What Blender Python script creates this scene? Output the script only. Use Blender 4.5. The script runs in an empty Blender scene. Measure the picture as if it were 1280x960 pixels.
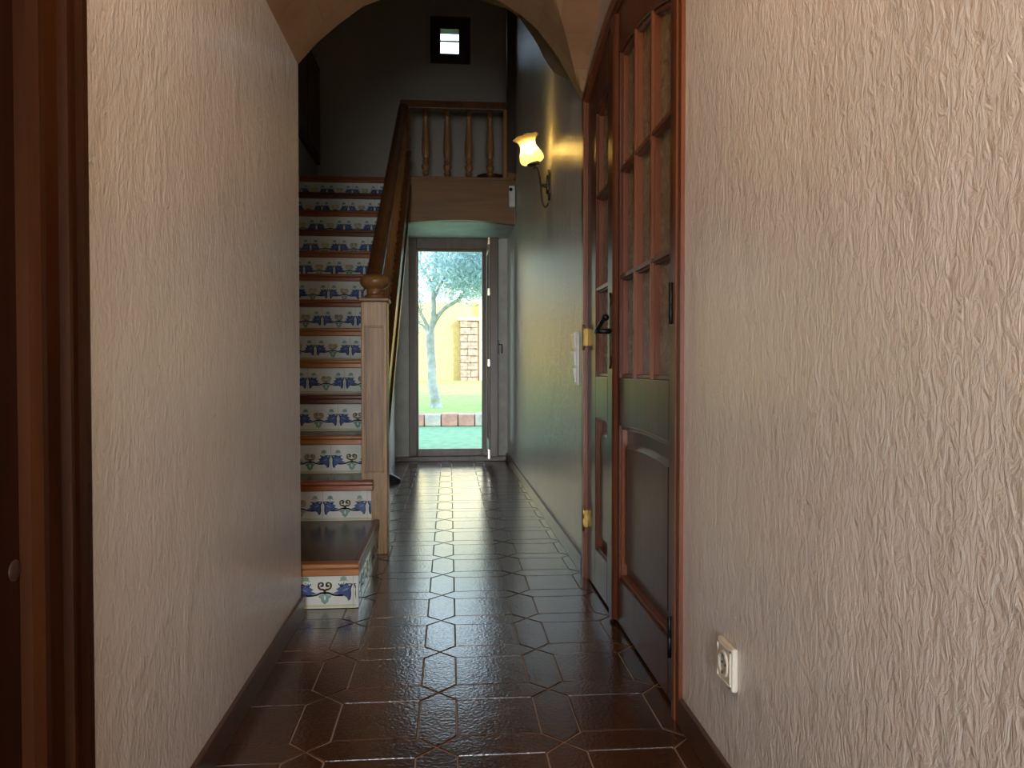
import bpy, math, random
from mathutils import Vector, Matrix
random.seed(7)
sc = bpy.context.scene
COL = sc.collection
R = math.radians

# ------------------------------------------------------------------ materials
def newmat(name):
    m = bpy.data.materials.new(name); m.use_nodes = True
    nt = m.node_tree; b = nt.nodes['Principled BSDF']
    return m, nt, b
def coords(nt, scale=(1,1,1)):
    tc = nt.nodes.new('ShaderNodeTexCoord'); mp = nt.nodes.new('ShaderNodeMapping')
    mp.inputs['Scale'].default_value = scale
    nt.links.new(tc.outputs['Object'], mp.inputs['Vector'])
    return mp.outputs['Vector']
def noise(nt, vec, scale, detail=3, rough=.5, dist=0):
    n = nt.nodes.new('ShaderNodeTexNoise'); n.inputs['Scale'].default_value = scale
    n.inputs['Detail'].default_value = detail; n.inputs['Roughness'].default_value = rough
    n.inputs['Distortion'].default_value = dist
    nt.links.new(vec, n.inputs['Vector']); return n.outputs['Fac']
def ramp(nt, fac, stops):
    r = nt.nodes.new('ShaderNodeValToRGB'); e = r.color_ramp.elements
    while len(e) < len(stops): e.new(.5)
    for i, (p, c) in enumerate(stops):
        e[i].position = p; e[i].color = (c[0], c[1], c[2], 1)
    nt.links.new(fac, r.inputs['Fac']); return r.outputs['Color']
def bump(nt, b, h, strength, dist, prev=None):
    n = nt.nodes.new('ShaderNodeBump'); n.inputs['Strength'].default_value = strength
    n.inputs['Distance'].default_value = dist
    nt.links.new(h, n.inputs['Height'])
    if prev is not None: nt.links.new(prev, n.inputs['Normal'])
    nt.links.new(n.outputs['Normal'], b.inputs['Normal']); return n.outputs['Normal']
def math_(nt, op, a, v):
    n = nt.nodes.new('ShaderNodeMath'); n.operation = op
    nt.links.new(a, n.inputs[0])
    if isinstance(v, (int, float)): n.inputs[1].default_value = v
    else: nt.links.new(v, n.inputs[1])
    return n.outputs[0]
def plain(name, c, rough=.5, metal=0, spec=.5, bumpy=0, var=.12):
    m, nt, b = newmat(name)
    v = coords(nt)
    f = noise(nt, v, 9, 3)
    nt.links.new(ramp(nt, f, [(.3, [x*(1-var) for x in c]), (.7, [min(1, x*(1+var)) for x in c])]), b.inputs['Base Color'])
    b.inputs['Roughness'].default_value = rough; b.inputs['Metallic'].default_value = metal
    b.inputs['Specular IOR Level'].default_value = spec
    if bumpy: bump(nt, b, noise(nt, v, 60, 4), bumpy, .003)
    return m
def plaster(name, c, strength=.8, rough=.38, streak=(1,1,.45), dist=.0055, spec=.9):
    m, nt, b = newmat(name)
    v = coords(nt, streak)
    a = noise(nt, v, 58, 4, .6, 1.1)
    v2 = coords(nt, (1,1,.55))
    d = noise(nt, v2, 9, 2, .5, .6)
    h = math_(nt, 'ADD', a, math_(nt, 'MULTIPLY', d, 1.3))
    fine = noise(nt, coords(nt, (1,1,.6)), 120, 2)
    h = math_(nt, 'ADD', h, math_(nt, 'MULTIPLY', fine, .22))
    bump(nt, b, h, strength, dist)
    big = noise(nt, coords(nt), 1.6, 3)
    nt.links.new(ramp(nt, big, [(.3, [x*.95 for x in c]), (.7, [min(1, x*1.04) for x in c])]), b.inputs['Base Color'])
    b.inputs['Roughness'].default_value = rough; b.inputs['Specular IOR Level'].default_value = spec
    return m
def wood(name, dark, light, stretch=(1,1,.06), scale=28, rough=.3, spec=.5):
    m, nt, b = newmat(name)
    v = coords(nt, stretch)
    a = noise(nt, v, scale, 4, .6, .6)
    c = noise(nt, v, scale*.25, 2, .5, 1.5)
    f = math_(nt, 'ADD', math_(nt, 'MULTIPLY', a, .55), math_(nt, 'MULTIPLY', c, .45))
    nt.links.new(ramp(nt, f, [(.36, dark), (.64, light)]), b.inputs['Base Color'])
    b.inputs['Roughness'].default_value = rough; b.inputs['Specular IOR Level'].default_value = spec
    bump(nt, b, a, .15, .001)
    return m
M = {}
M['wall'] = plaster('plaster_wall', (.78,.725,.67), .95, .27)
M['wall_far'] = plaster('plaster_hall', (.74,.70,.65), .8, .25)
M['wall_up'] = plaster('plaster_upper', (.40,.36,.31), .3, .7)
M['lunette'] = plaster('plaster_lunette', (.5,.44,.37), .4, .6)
M['white_paint'] = plain('white_paint', (.62,.62,.58), .5)

def vault_mat():
    m, nt, b = newmat('vault_brick')
    v = coords(nt, (1,1,1))
    br = nt.nodes.new('ShaderNodeTexBrick'); nt.links.new(v, br.inputs['Vector'])
    br.inputs['Color1'].default_value = (.40,.25,.12,1); br.inputs['Color2'].default_value = (.37,.195,.10,1)
    br.inputs['Mortar'].default_value = (.33,.19,.10,1)
    br.inputs['Scale'].default_value = 1; br.inputs['Brick Width'].default_value = .28
    br.inputs['Row Height'].default_value = .14; br.inputs['Mortar Size'].default_value = .003
    mx = nt.nodes.new('ShaderNodeMixRGB'); mx.blend_type = 'MULTIPLY'; mx.inputs[0].default_value = .8
    nt.links.new(br.outputs['Color'], mx.inputs[1])
    nt.links.new(ramp(nt, noise(nt, v, 5, 4), [(.3, (.75,.72,.7)), (.7, (1.1,1.1,1.1))]), mx.inputs[2])
    nt.links.new(mx.outputs[0], b.inputs['Base Color'])
    b.inputs['Roughness'].default_value = .7
    bump(nt, b, noise(nt, v, 20, 4), .3, .004)
    return m
M['vault'] = vault_mat()
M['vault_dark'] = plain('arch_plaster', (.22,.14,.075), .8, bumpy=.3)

def tile_mat():
    m, nt, b = newmat('floor_tile')
    v = coords(nt)
    f = noise(nt, v, 3.4, 4, .6)
    nt.links.new(ramp(nt, f, [(.3, (.036,.014,.0065)), (.7, (.085,.030,.011))]), b.inputs['Base Color'])
    b.inputs['Roughness'].default_value = .2; b.inputs['Specular IOR Level'].default_value = .65
    b.inputs['Coat Weight'].default_value = .7; b.inputs['Coat Roughness'].default_value = .09
    n1 = bump(nt, b, noise(nt, v, 110, 2), .5, .0016)
    n2 = bump(nt, b, noise(nt, v, 9, 2), .3, .003, n1)
    nt.links.new(n2, b.inputs['Coat Normal'])
    return m
M['tile'] = tile_mat()
M['tile_step'] = plain('step_tile', (.075,.038,.02), .22, bumpy=.06)
M['grout'] = plain('grout', (.29,.235,.18), .6)
M['skirt'] = plain('skirting_brown', (.075,.035,.02), .3)
M['mahog'] = wood('mahogany', (.066,.020,.010), (.135,.042,.018), rough=.3, spec=.35)
M['mahog_lit'] = wood('mahogany_lit', (.13,.037,.014), (.215,.065,.022), rough=.33)  # lit copy of the mahogany: light on the mouldings put into the colour
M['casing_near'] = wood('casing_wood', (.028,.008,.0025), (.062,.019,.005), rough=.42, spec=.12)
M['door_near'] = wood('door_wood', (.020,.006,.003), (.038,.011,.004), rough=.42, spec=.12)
M['oak'] = wood('oak', (.20,.11,.042), (.48,.31,.14), rough=.4, scale=85)
M['oak_panel'] = wood('oak_panel', (.12,.062,.02), (.44,.265,.10), rough=.4, scale=70, stretch=(1,1,.05))
M['rail'] = wood('rail_wood', (.085,.034,.012), (.17,.07,.024), rough=.3, stretch=(1,.1,1))
M['fascia'] = wood('fascia_wood', (.16,.075,.024), (.27,.13,.04), rough=.4, stretch=(.08,1,1))
M['baluster'] = wood('baluster_wood', (.22,.10,.035), (.36,.18,.06), rough=.35)
M['dark_post'] = wood('dark_post', (.03,.015,.009), (.06,.03,.015), rough=.5)
NOS = [wood('nosing_orange', (.33,.125,.035), (.50,.215,.065), (.08,1,1), rough=.3),
       wood('nosing_red', (.22,.062,.025), (.35,.11,.04), (.08,1,1), rough=.3),
       wood('nosing_dark', (.11,.035,.018), (.18,.062,.028), (.08,1,1), rough=.3)]
M['greydoor'] = wood('weathered_frame', (.070,.045,.034), (.13,.085,.06), rough=.35)
M['black'] = plain('black_iron', (.012,.012,.011), .35, .6)
M['brass'] = plain('brass', (.30,.20,.06), .35, 1)
M['bronze'] = plain('aged_bronze', (.05,.045,.03), .4, .8)
M['plastic'] = plain('ivory_plastic', (.78,.75,.66), .3)
M['plastic_w'] = plain('white_plastic', (.80,.83,.80), .3)
M['metal'] = plain('steel', (.75,.72,.66), .25, 1)
M['t_white'] = plain('glazed_white', (.70,.74,.69), .12, var=.05)
M['t_blue'] = plain('glaze_blue', (.085,.13,.29), .12, var=.35)
M['t_navy'] = plain('glaze_navy', (.03,.04,.11), .12)
M['t_green'] = plain('glaze_green', (.22,.38,.33), .12, var=.25)
M['t_yellow'] = plain('glaze_yellow', (.78,.54,.14), .12)
M['t_line'] = plain('glaze_line', (.62,.60,.22), .12)
M['t_pale'] = plain('glaze_pale_blue', (.20,.28,.50), .12)
M['t_joint'] = plain('tile_joint', (.42,.43,.38), .6)
M['shoe'] = plain('dark_rubber', (.018,.02,.03), .4)
M['bark'] = plain('bark', (.40,.41,.39), .9, bumpy=.6, var=.3)
M['turf'] = plain('turf_green', (.15,.29,.145), .8, var=.25)
M['lawn'] = plain('lawn_green', (.27,.36,.08), .9, var=.3)
M['earth_dry'] = plain('garden_soil', (.5,.46,.36), .9, var=.2)
M['kerb'] = [plain('stone_pink', (.66,.33,.27), .8, var=.2), plain('stone_pale', (.66,.56,.50), .8, var=.2)]
M['ochre'] = plain('ochre_render', (.60,.41,.16), .9)
M['cream'] = plain('cream_render', (.88,.80,.62), .9)
M['rubble'] = plain('rubble_stone', (.30,.22,.17), .9, bumpy=.6, var=.4)
M['clay'] = plain('roof_clay', (.45,.2,.11), .8)
def leaf_mat(name, c, tr):
    m, nt, b = newmat(name)
    nt.links.new(ramp(nt, noise(nt, coords(nt), 3, 2), [(.3, [x*.75 for x in c]), (.7, c)]), b.inputs['Base Color'])
    b.inputs['Roughness'].default_value = .5
    t = nt.nodes.new('ShaderNodeBsdfTranslucent'); t.inputs['Color'].default_value = (*tr, 1)
    mx = nt.nodes.new('ShaderNodeMixShader'); mx.inputs[0].default_value = .45
    nt.links.new(b.outputs[0], mx.inputs[1]); nt.links.new(t.outputs[0], mx.inputs[2])
    nt.links.new(mx.outputs[0], nt.nodes['Material Output'].inputs['Surface'])
    return m
M['leaf'] = leaf_mat('olive_leaf', (.42,.55,.56), (.55,.70,.70))
def glass_mat(name, tint, rough, bumpy=0, refl=.9):
    m = bpy.data.materials.new(name); m.use_nodes = True; nt = m.node_tree; nt.nodes.remove(nt.nodes['Principled BSDF'])
    t = nt.nodes.new('ShaderNodeBsdfTransparent'); t.inputs[0].default_value = (*tint, 1)
    g = nt.nodes.new('ShaderNodeBsdfGlossy'); g.inputs['Roughness'].default_value = rough
    g.inputs['Color'].default_value = (refl, refl, refl, 1)
    f = nt.nodes.new('ShaderNodeFresnel'); f.inputs[0].default_value = 1.16
    mx = nt.nodes.new('ShaderNodeMixShader')
    nt.links.new(f.outputs[0], mx.inputs[0]); nt.links.new(t.outputs[0], mx.inputs[1]); nt.links.new(g.outputs[0], mx.inputs[2])
    nt.links.new(mx.outputs[0], nt.nodes['Material Output'].inputs['Surface'])
    return m
M['glass'] = glass_mat('clear_glass', (.97,1,.99), .0)
def textured_glass():
    m, nt, b = newmat('textured_amber_glass')
    v = coords(nt)
    nt.links.new(ramp(nt, noise(nt, v, 30, 3, .6, 1), [(.3, (.13,.115,.055)), (.7, (.27,.235,.12))]), b.inputs['Base Color'])
    b.inputs['Roughness'].default_value = .22; b.inputs['Specular IOR Level'].default_value = .7
    bump(nt, b, noise(nt, v, 42, 2, .5, 1.2), .6, .004)
    return m
M['pane'] = textured_glass()
def emit(name, c, s):
    m, nt, b = newmat(name)
    b.inputs['Base Color'].default_value = (*c, 1)
    b.inputs['Emission Color'].default_value = (*c, 1); b.inputs['Emission Strength'].default_value = s
    return m
M['bulb'] = emit('lit_bulb', (1,.74,.27), 185)
M['backlit'] = None
def shade_mat():
    m, nt, b = newmat('frosted_shade')
    b.inputs['Base Color'].default_value = (.95,.72,.30,1); b.inputs['Roughness'].default_value = .3
    v = coords(nt)
    t = nt.nodes.new('ShaderNodeBsdfTranslucent'); t.inputs['Color'].default_value = (1,.80,.36,1)
    tp = nt.nodes.new('ShaderNodeBsdfTransparent'); tp.inputs[0].default_value = (1,.85,.5,1)
    m1 = nt.nodes.new('ShaderNodeMixShader'); m1.inputs[0].default_value = .55
    m2 = nt.nodes.new('ShaderNodeMixShader'); m2.inputs[0].default_value = .35
    nt.links.new(b.outputs[0], m1.inputs[1]); nt.links.new(t.outputs[0], m1.inputs[2])
    nt.links.new(m1.outputs[0], m2.inputs[1]); nt.links.new(tp.outputs[0], m2.inputs[2])
    nt.links.new(m2.outputs[0], nt.nodes['Material Output'].inputs['Surface'])
    return m
M['shade'] = shade_mat()

# ------------------------------------------------------------------ mesh builder
class MB:
    def __init__(s): s.v = []; s.f = []; s.mi = []; s.sm = []
    def add(s, vs, fs, mi=0, smooth=False):
        n = len(s.v); s.v += [tuple(v) for v in vs]
        for f in fs: s.f.append([i+n for i in f]); s.mi.append(mi); s.sm.append(smooth)
        return s
    def box(s, x0, x1, y0, y1, z0, z1, mi=0, b=0):
        if b <= 0:
            v = [(x,y,z) for x in (x0,x1) for y in (y0,y1) for z in (z0,z1)]
            return s.add(v, [(0,1,3,2),(4,6,7,5),(0,4,5,1),(2,3,7,6),(0,2,6,4),(1,5,7,3)], mi)
        # chamfered box through bmesh-free construction: 24 vertices
        import bmesh
        bm = bmesh.new(); bmesh.ops.create_cube(bm, size=1)
        for w in bm.verts: w.co = Vector(((x0+x1)/2+w.co.x*(x1-x0), (y0+y1)/2+w.co.y*(y1-y0), (z0+z1)/2+w.co.z*(z1-z0)))
        bmesh.ops.bevel(bm, geom=bm.edges[:], offset=b, segments=2, profile=.5, affect='EDGES')
        bm.verts.ensure_lookup_table(); bm.verts.index_update()
        s.add([w.co[:] for w in bm.verts], [[q.index for q in f.verts] for f in bm.faces], mi); bm.free(); return s
    def prism(s, pts, axis, a, b, mi=0):
        """pts: 2D outline; axis: extrusion axis; 'x': pts=(y,z)  'y': pts=(x,z)  'z': pts=(x,y)"""
        def P(p, t):
            return {'x': (t,p[0],p[1]), 'y': (p[0],t,p[1]), 'z': (p[0],p[1],t)}[axis]
        n = len(pts); v = [P(p,a) for p in pts]+[P(p,b) for p in pts]
        f = [list(range(n))[::-1], list(range(n,2*n))]+[(i,(i+1)%n,n+(i+1)%n,n+i) for i in range(n)]
        return s.add(v, f, mi)
    def strip(s, A, B, axis, a, b, mi=0):
        """solid between two matching open polylines A (inner) and B (outer)"""
        return s.prism(list(A)+list(B)[::-1], axis, a, b, mi)
    def lathe(s, prof, c, seg=20, mi=0, mat=None, cap=True):
        vs = []; fs = []
        for r, z in prof:
            for k in range(seg):
                a = 2*math.pi*k/seg; p = Vector((r*math.cos(a), r*math.sin(a), z))
                if mat is not None: p = mat @ p
                vs.append((p.x+c[0], p.y+c[1], p.z+c[2]))
        for j in range(len(prof)-1):
            for k in range(seg):
                k2 = (k+1) % seg; fs.append((j*seg+k, j*seg+k2, (j+1)*seg+k2, (j+1)*seg+k))
        if cap: fs.append(list(range(seg))[::-1]); fs.append([(len(prof)-1)*seg+k for k in range(seg)])
        return s.add(vs, fs, mi, True)
    def tube(s, pts, r, seg=8, mi=0):
        pts = [Vector(p) for p in pts]; n = len(pts); rs = r if isinstance(r, (list,tuple)) else [r]*n
        vs = []; fs = []
        t0 = (pts[1]-pts[0]).normalized(); u = t0.orthogonal().normalized()
        for i, p in enumerate(pts):
            t = (pts[min(i+1,n-1)]-pts[max(i-1,0)]).normalized()
            u = (u - t*u.dot(t)).normalized(); w = t.cross(u)
            for k in range(seg):
                a = 2*math.pi*k/seg; vs.append(p+(u*math.cos(a)+w*math.sin(a))*rs[i])
        for i in range(n-1):
            for k in range(seg):
                k2 = (k+1) % seg; fs.append((i*seg+k, i*seg+k2, (i+1)*seg+k2, (i+1)*seg+k))
        fs.append(list(range(seg))[::-1]); fs.append([(n-1)*seg+k for k in range(seg)])
        return s.add(vs, fs, mi, True)
    def build(s, name, mats, parent=None, origin=None, bevel=0):
        if not isinstance(mats, (list,tuple)): mats = [mats]
        off = Vector((0,0,0))
        q = parent
        while q is not None: off += q.location; q = q.parent
        org = Vector(origin) if origin is not None else off.copy()
        me = bpy.data.meshes.new(name)
        me.from_pydata([tuple(Vector(v)-org) for v in s.v], [], s.f)
        for m in mats: me.materials.append(m)
        me.polygons.foreach_set('material_index', s.mi); me.polygons.foreach_set('use_smooth', s.sm)
        me.update()
        import bmesh
        bm = bmesh.new(); bm.from_mesh(me); bmesh.ops.recalc_face_normals(bm, faces=bm.faces[:]); bm.to_mesh(me); bm.free()
        o = bpy.data.objects.new(name, me); COL.objects.link(o)
        o.parent = parent; o.location = org-off
        if bevel:
            md = o.modifiers.new('bevel', 'BEVEL'); md.width = bevel; md.segments = 2; md.limit_method = 'ANGLE'; md.angle_limit = R(40)
        return o
def tag(o, label=None, cat=None, group=None, kind=None):
    if label: o['label'] = label
    if cat: o['category'] = cat
    if group: o['group'] = group
    if kind: o['kind'] = kind
    return o
def thing(name, loc, label=None, cat=None, group=None, kind=None):
    o = bpy.data.objects.new(name, None); COL.objects.link(o); o.location = loc; o.empty_display_size = .05
    return tag(o, label, cat, group, kind)
def struct(name, mb, mats, label=None, cat=None):
    o = mb.build(name, mats); return tag(o, label, cat, None, 'structure')
def smooth_curve(pts, n=6):
    P = [Vector(p) for p in pts]; out = []
    for i in range(len(P)-1):
        a, b, c, d = P[max(i-1,0)], P[i], P[i+1], P[min(i+2,len(P)-1)]
        for k in range(n):
            t = k/n; out.append(.5*((2*b)+(c-a)*t+(2*a-5*b+4*c-d)*t*t+(3*b-a-3*c+d)*t**3))
    out.append(P[-1]); return out

# ------------------------------------------------------------------ room dimensions (metres)
XL, XR = -.515, .557            # corridor walls
YL = 2.70                       # left wall ends here, stairwell opens
YF = 7.12                       # far wall
ZC = 4.9
XS = -1.19                      # stairwell's left wall
YB = -3.2                       # back of the corridor behind the camera
def xr(y): return XR if y < 3.2 else XR-(y-3.2)*.0056

# ---- floor : grout bed with raised glazed tiles (squares and pointed hexagons)
fl = MB(); fl.box(-2.2, 1.2, YB, YF+.03, -.12, -.0022, 1)
P_, A_ = .2915, .200
def tile(pts):
    cx = sum(p[0] for p in pts)/len(pts); cy = sum(p[1] for p in pts)/len(pts)
    def sh(p, g):
        d = math.hypot(p[0]-cx, p[1]-cy); return (cx+(p[0]-cx)*(1-g/d), cy+(p[1]-cy)*(1-g/d))
    o = [sh(p, .0028) for p in pts]; i_ = [sh(p, .0050) for p in pts]; n = len(pts)
    dz = [0]*n
    v = [(x,y,-.0022) for x,y in o]+[(x,y,0) for x,y in i_]
    fl.add(v, [list(range(n,2*n))]+[(k,(k+1)%n,n+(k+1)%n,n+k) for k in range(n)], 0)
h = A_/2; q = P_/2
for i in range(-6, 5):
    for j in range(-12, 20):
        nx = -.030+i*P_ ; ny = 2.318+(j)*P_-P_*0
        if ny > YF-.03 or ny < -1.6: continue
        cx, cy = nx+q, ny+q
        def clip(pts): return [(x, min(y, YF)) for x, y in pts]
        if cy < YF: tile(clip([(cx-h,cy-h),(cx+h,cy-h),(cx+h,cy+h),(cx-h,cy+h)]))
        if ny+q < YF: tile(clip([(nx,ny),(cx-h,cy-h),(cx-h,cy+h),(nx,ny+P_),(nx-q+h,cy+h),(nx-q+h,cy-h)]))
        tile(clip([(nx,ny),(cx-h,cy-h),(cx+h,cy-h),(nx+P_,ny),(cx+h,ny-q+h),(cx-h,ny-q+h)]))
struct('floor', fl, [M['tile'], M['grout']], 'glossy dark brown tiled floor of squares and pointed hexagons with pale grout')

# ---- walls
w = MB(); w.box(-1.6, XL, 1.135, YL, 0, 2.75)
struct('wall_left', w, M['wall'], 'pale rough plastered wall between the near brown casing and the stairs')
w = MB(); w.box(-.9, XL, YB, .55, 0, 2.75)
struct('wall_left_back', w, M['wall'])
w = MB(); w.box(XL-.35, XL, .55, 1.135, 2.15, 2.75); w.box(-.9, -.86, .55, 1.135, 0, 2.75)
struct('wall_left_lintel', w, M['wall'])
w = MB(); w.box(XR, XR+.3, YB, 1.792, 0, 2.75)
struct('wall_right', w, M['wall'], 'bright rough plastered wall nearest on the right, around the socket')
w = MB()
w.add([(xr(3.155),3.155,0),(xr(YF),YF+.3,0),(XR+.3,YF+.3,0),(XR+.3,3.155,0),(xr(3.155),3.155,ZC),(xr(YF),YF+.3,ZC),(XR+.3,YF+.3,ZC),(XR+.3,3.155,ZC)],
      [(0,1,5,4),(1,2,6,5),(2,3,7,6),(3,0,4,7),(0,3,2,1),(4,5,6,7)])
struct('wall_right_hall', w, M['wall_far'], 'rough plastered wall beyond the panelled door with the lit sconce on it')
# wall above the arched doors
YC = 2.4745
def zc(d, A=2.108, Rr=1.7): return A-d*d/(2*Rr)
N = 24
ys = [1.792+(3.155-1.792)*k/N for k in range(N+1)]
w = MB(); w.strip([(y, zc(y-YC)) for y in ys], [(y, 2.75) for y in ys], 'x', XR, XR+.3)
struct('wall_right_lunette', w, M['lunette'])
w = MB(); w.box(XR+.10, XR+.3, 1.792, 3.155, 0, 2.3)
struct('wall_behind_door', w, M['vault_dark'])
# back end of the corridor with an unseen opening made up for the fill light
w = MB()
w.box(-2.2, 1.2, YB-.2, YB, 0, .1); w.box(-2.2, 1.2, YB-.2, YB, 2.25, 2.75); w.box(-2.2, XL+.08, YB-.2, YB, .1, 2.25); w.box(XR-.08, 1.2, YB-.2, YB, .1, 2.25)
struct('wall_back', w, M['wall'])
# stairwell walls
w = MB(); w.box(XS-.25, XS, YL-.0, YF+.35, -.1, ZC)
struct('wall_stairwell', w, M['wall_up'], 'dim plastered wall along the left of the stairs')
w = MB(); wl = MB()
for x0,x1,z0,z1 in [(-1.45,-.37,-.1,2.055),(.465,.86,-.1,2.055),(-1.45,.86,2.055,3.646),(-1.45,-.17,3.646,4.07),(.195,.86,3.646,4.07),(-1.45,.86,4.07,ZC)]:
    (w if z0 > 1 else wl).box(x0,x1,YF,YF+.35,z0,z1)
w.box(-.37,.465,YF+.05,YF+.35,-.1,.0)
wl.box(.402,.466,YF+.012,YF+.05,.045,2.05)
struct('wall_far_lower', wl, M['white_paint'], 'pale grey wall strips either side of the garden door')
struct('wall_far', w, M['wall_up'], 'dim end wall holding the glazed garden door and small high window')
w = MB(); w.box(-1.5, .9, 2.5, YF+.4, ZC, ZC+.2)
struct('ceiling', w, M['wall_up'])
w = MB(); w.box(-2.2, 1.2, YB-.2, 2.9, 2.75, 2.95)
struct('ceiling_corridor', w, M['wall'])
# wall over the arch (faces the stairwell), skewed like the arch
def yfar(x): return 2.70+(x+.514)*.484
w = MB()
w.add([(-1.5,2.55,2.70),(.87,2.75,2.70),(.87,yfar(.87),2.70),(-1.5,YL,2.70),(-1.5,2.55,ZC),(.87,2.75,ZC),(.87,yfar(.87),ZC),(-1.5,YL,ZC)],
      [(0,1,5,4),(1,2,6,5),(2,3,7,6),(3,0,4,7),(0,3,2,1),(4,5,6,7)])
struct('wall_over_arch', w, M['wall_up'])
w = MB(); w.box(-9, -1.46, YF+.02, YF+.35, -.1, ZC+.3); w.box(.87, 9, YF+.02, YF+.35, -.1, ZC+.3)  # unseen widening of the house front, added to keep sun off the turf
struct('wall_exterior_sunblock', w, M['cream'])
# ---- vault
PR = [(-.53,1.875),(-.514,1.90),(-.461,1.978),(-.398,2.053),(-.307,2.149),(-.19,2.225),(-.05,2.288),(.05,2.308),(.122,2.312),(.2,2.302),(.286,2.272),(.355,2.232),(.44,2.150),(.501,2.066),(.557,1.982),(.57,1.96)]
def z1(x):
    for (a,za),(b,zb) in zip(PR, PR[1:]):
        if x <= b: return za+(zb-za)*(x-a)/(b-a)
    return PR[-1][1]
LU = [(0,2.300),(.15,2.275),(.33,2.207),(.435,2.158),(.55,2.102),(.64,2.04),(.70,1.97),(.72,1.80)]
def z2(y):
    d = abs(y-YC)
    if d >= .72: return 0
    for (a,za),(b,zb) in zip(LU, LU[1:]):
        if d <= b: return za+(zb-za)*(d-a)/(b-a)
nx_, ny_ = 72, 150
xs = [-.53+1.10*i/nx_ for i in range(nx_+1)]
va = MB(); V = []; F = []
Y0 = -1.4
for j in range(ny_+1):
    for x in xs:
        y = Y0+(yfar(x)-Y0)*j/ny_
        V.append((x, y, max(z1(x), z2(y) if x > -.1 else 0)))
n = nx_+1
for j in range(ny_):
    for i in range(nx_): F.append((j*n+i, j*n+i+1, (j+1)*n+i+1, (j+1)*n+i))
base = len(V)
for j in (0, ny_):
    for x in xs: V.append((x, Y0+(yfar(x)-Y0)*j/ny_, 2.72))
for i in range(nx_):
    F.append((i, base+i, base+i+1, i+1)); F.append((ny_*n+i, ny_*n+i+1, base+n+i+1, base+n+i))
F.append([base+i for i in range(n)]+[base+n+i for i in range(n-1,-1,-1)])
va.add(V, F, 0, False)
vo = struct('ceiling_vault', va, M['vault'], 'tan vaulted arch crossing the top of the corridor')
rb = MB()
ol = [(.558,2.125),(.50,2.147),(.462,2.170),(.44,2.196),(.415,2.235),(.392,2.283),(.365,2.325),(.33,2.375),(.305,2.406),(.25,2.44),(.1,2.48),(-.2,2.49),(-.2,2.72),(.558,2.72)]
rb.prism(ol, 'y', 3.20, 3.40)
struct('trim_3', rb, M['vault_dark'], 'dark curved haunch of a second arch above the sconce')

# ---- skirtings
sk = MB()
sk.box(XL, XL+.012, 1.14, YL+.0, 0, .068); sk.box(XL, XL+.012, YB, .45, 0, .068)
tag(sk.build('baseboard_left', M['skirt'], bevel=.002), 'dark brown skirting under the left wall', kind='structure')
sk = MB(); sk.box(XR-.012, XR, YB, 1.785, 0, .068)
tag(sk.build('baseboard_right', M['skirt'], bevel=.002), 'dark brown skirting under the near right wall', kind='structure')
sk = MB()
sk.add([(xr(3.16)-.012,3.16,0),(xr(YF)-.012,YF,0),(xr(YF),YF,0),(xr(3.16),3.16,0),(xr(3.16)-.012,3.16,.07),(xr(YF)-.012,YF,.07),(xr(YF),YF,.07),(xr(3.16),3.16,.07)],
      [(0,1,5,4),(1,2,6,5),(2,3,7,6),(3,0,4,7),(0,3,2,1),(4,5,6,7)])
tag(sk.build('baseboard_hall', M['skirt'], bevel=.002), 'brown skirting under the sconce wall', kind='structure')

# ---- near left door casing with closed door
d = thing('door_1', (XL,.84,0), 'red brown moulded wooden door casing filling the left edge', kind='structure')
c = MB()
prof = [(1.135,.0),(1.135,.010),(1.120,.016),(1.108,.016),(1.102,.008),(1.090,.007),(1.060,.013),(1.050,.026),(1.042,.026),(1.036,.016),(1.000,.013),(.990,.020),(.980,.028),(.968,.028),(.955,.020),(.955,.0)]
c.prism([(XL+b-.002, a) for a, b in prof], 'z', 0, 2.14)
c.prism([(XL+b-.002, 1.135+.405-a+.0-.405) for a, b in []] or [(XL-.002,.55),(XL+.02,.55),(XL+.02,.60),(XL-.002,.60)], 'z', 0, 2.14)
c.box(XL-.002, XL+.02, .55, 1.135, 2.06, 2.15)
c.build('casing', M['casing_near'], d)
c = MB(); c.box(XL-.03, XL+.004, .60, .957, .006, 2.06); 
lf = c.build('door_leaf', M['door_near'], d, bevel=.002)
kn = MB(); kn.lathe([(.0005,.0),(.013,.0),(.011,.0008),(.0006,.001)], (XL+.0045,.943,.622), 16, mat=Matrix.Rotation(R(90),4,'Y').to_3x3() @ Matrix.Scale(1.7,3,(0,0,1)))
kn.build('wood_knot', M['dark_post'], lf)

# ------------------------------------------------------------------ panelled double door on the right
D = thing('door_2', (XR,YC,0), 'arched reddish brown double door with textured glass panes on the right', kind='structure')
XD = XR+.004                     # face of the leaves
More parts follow.
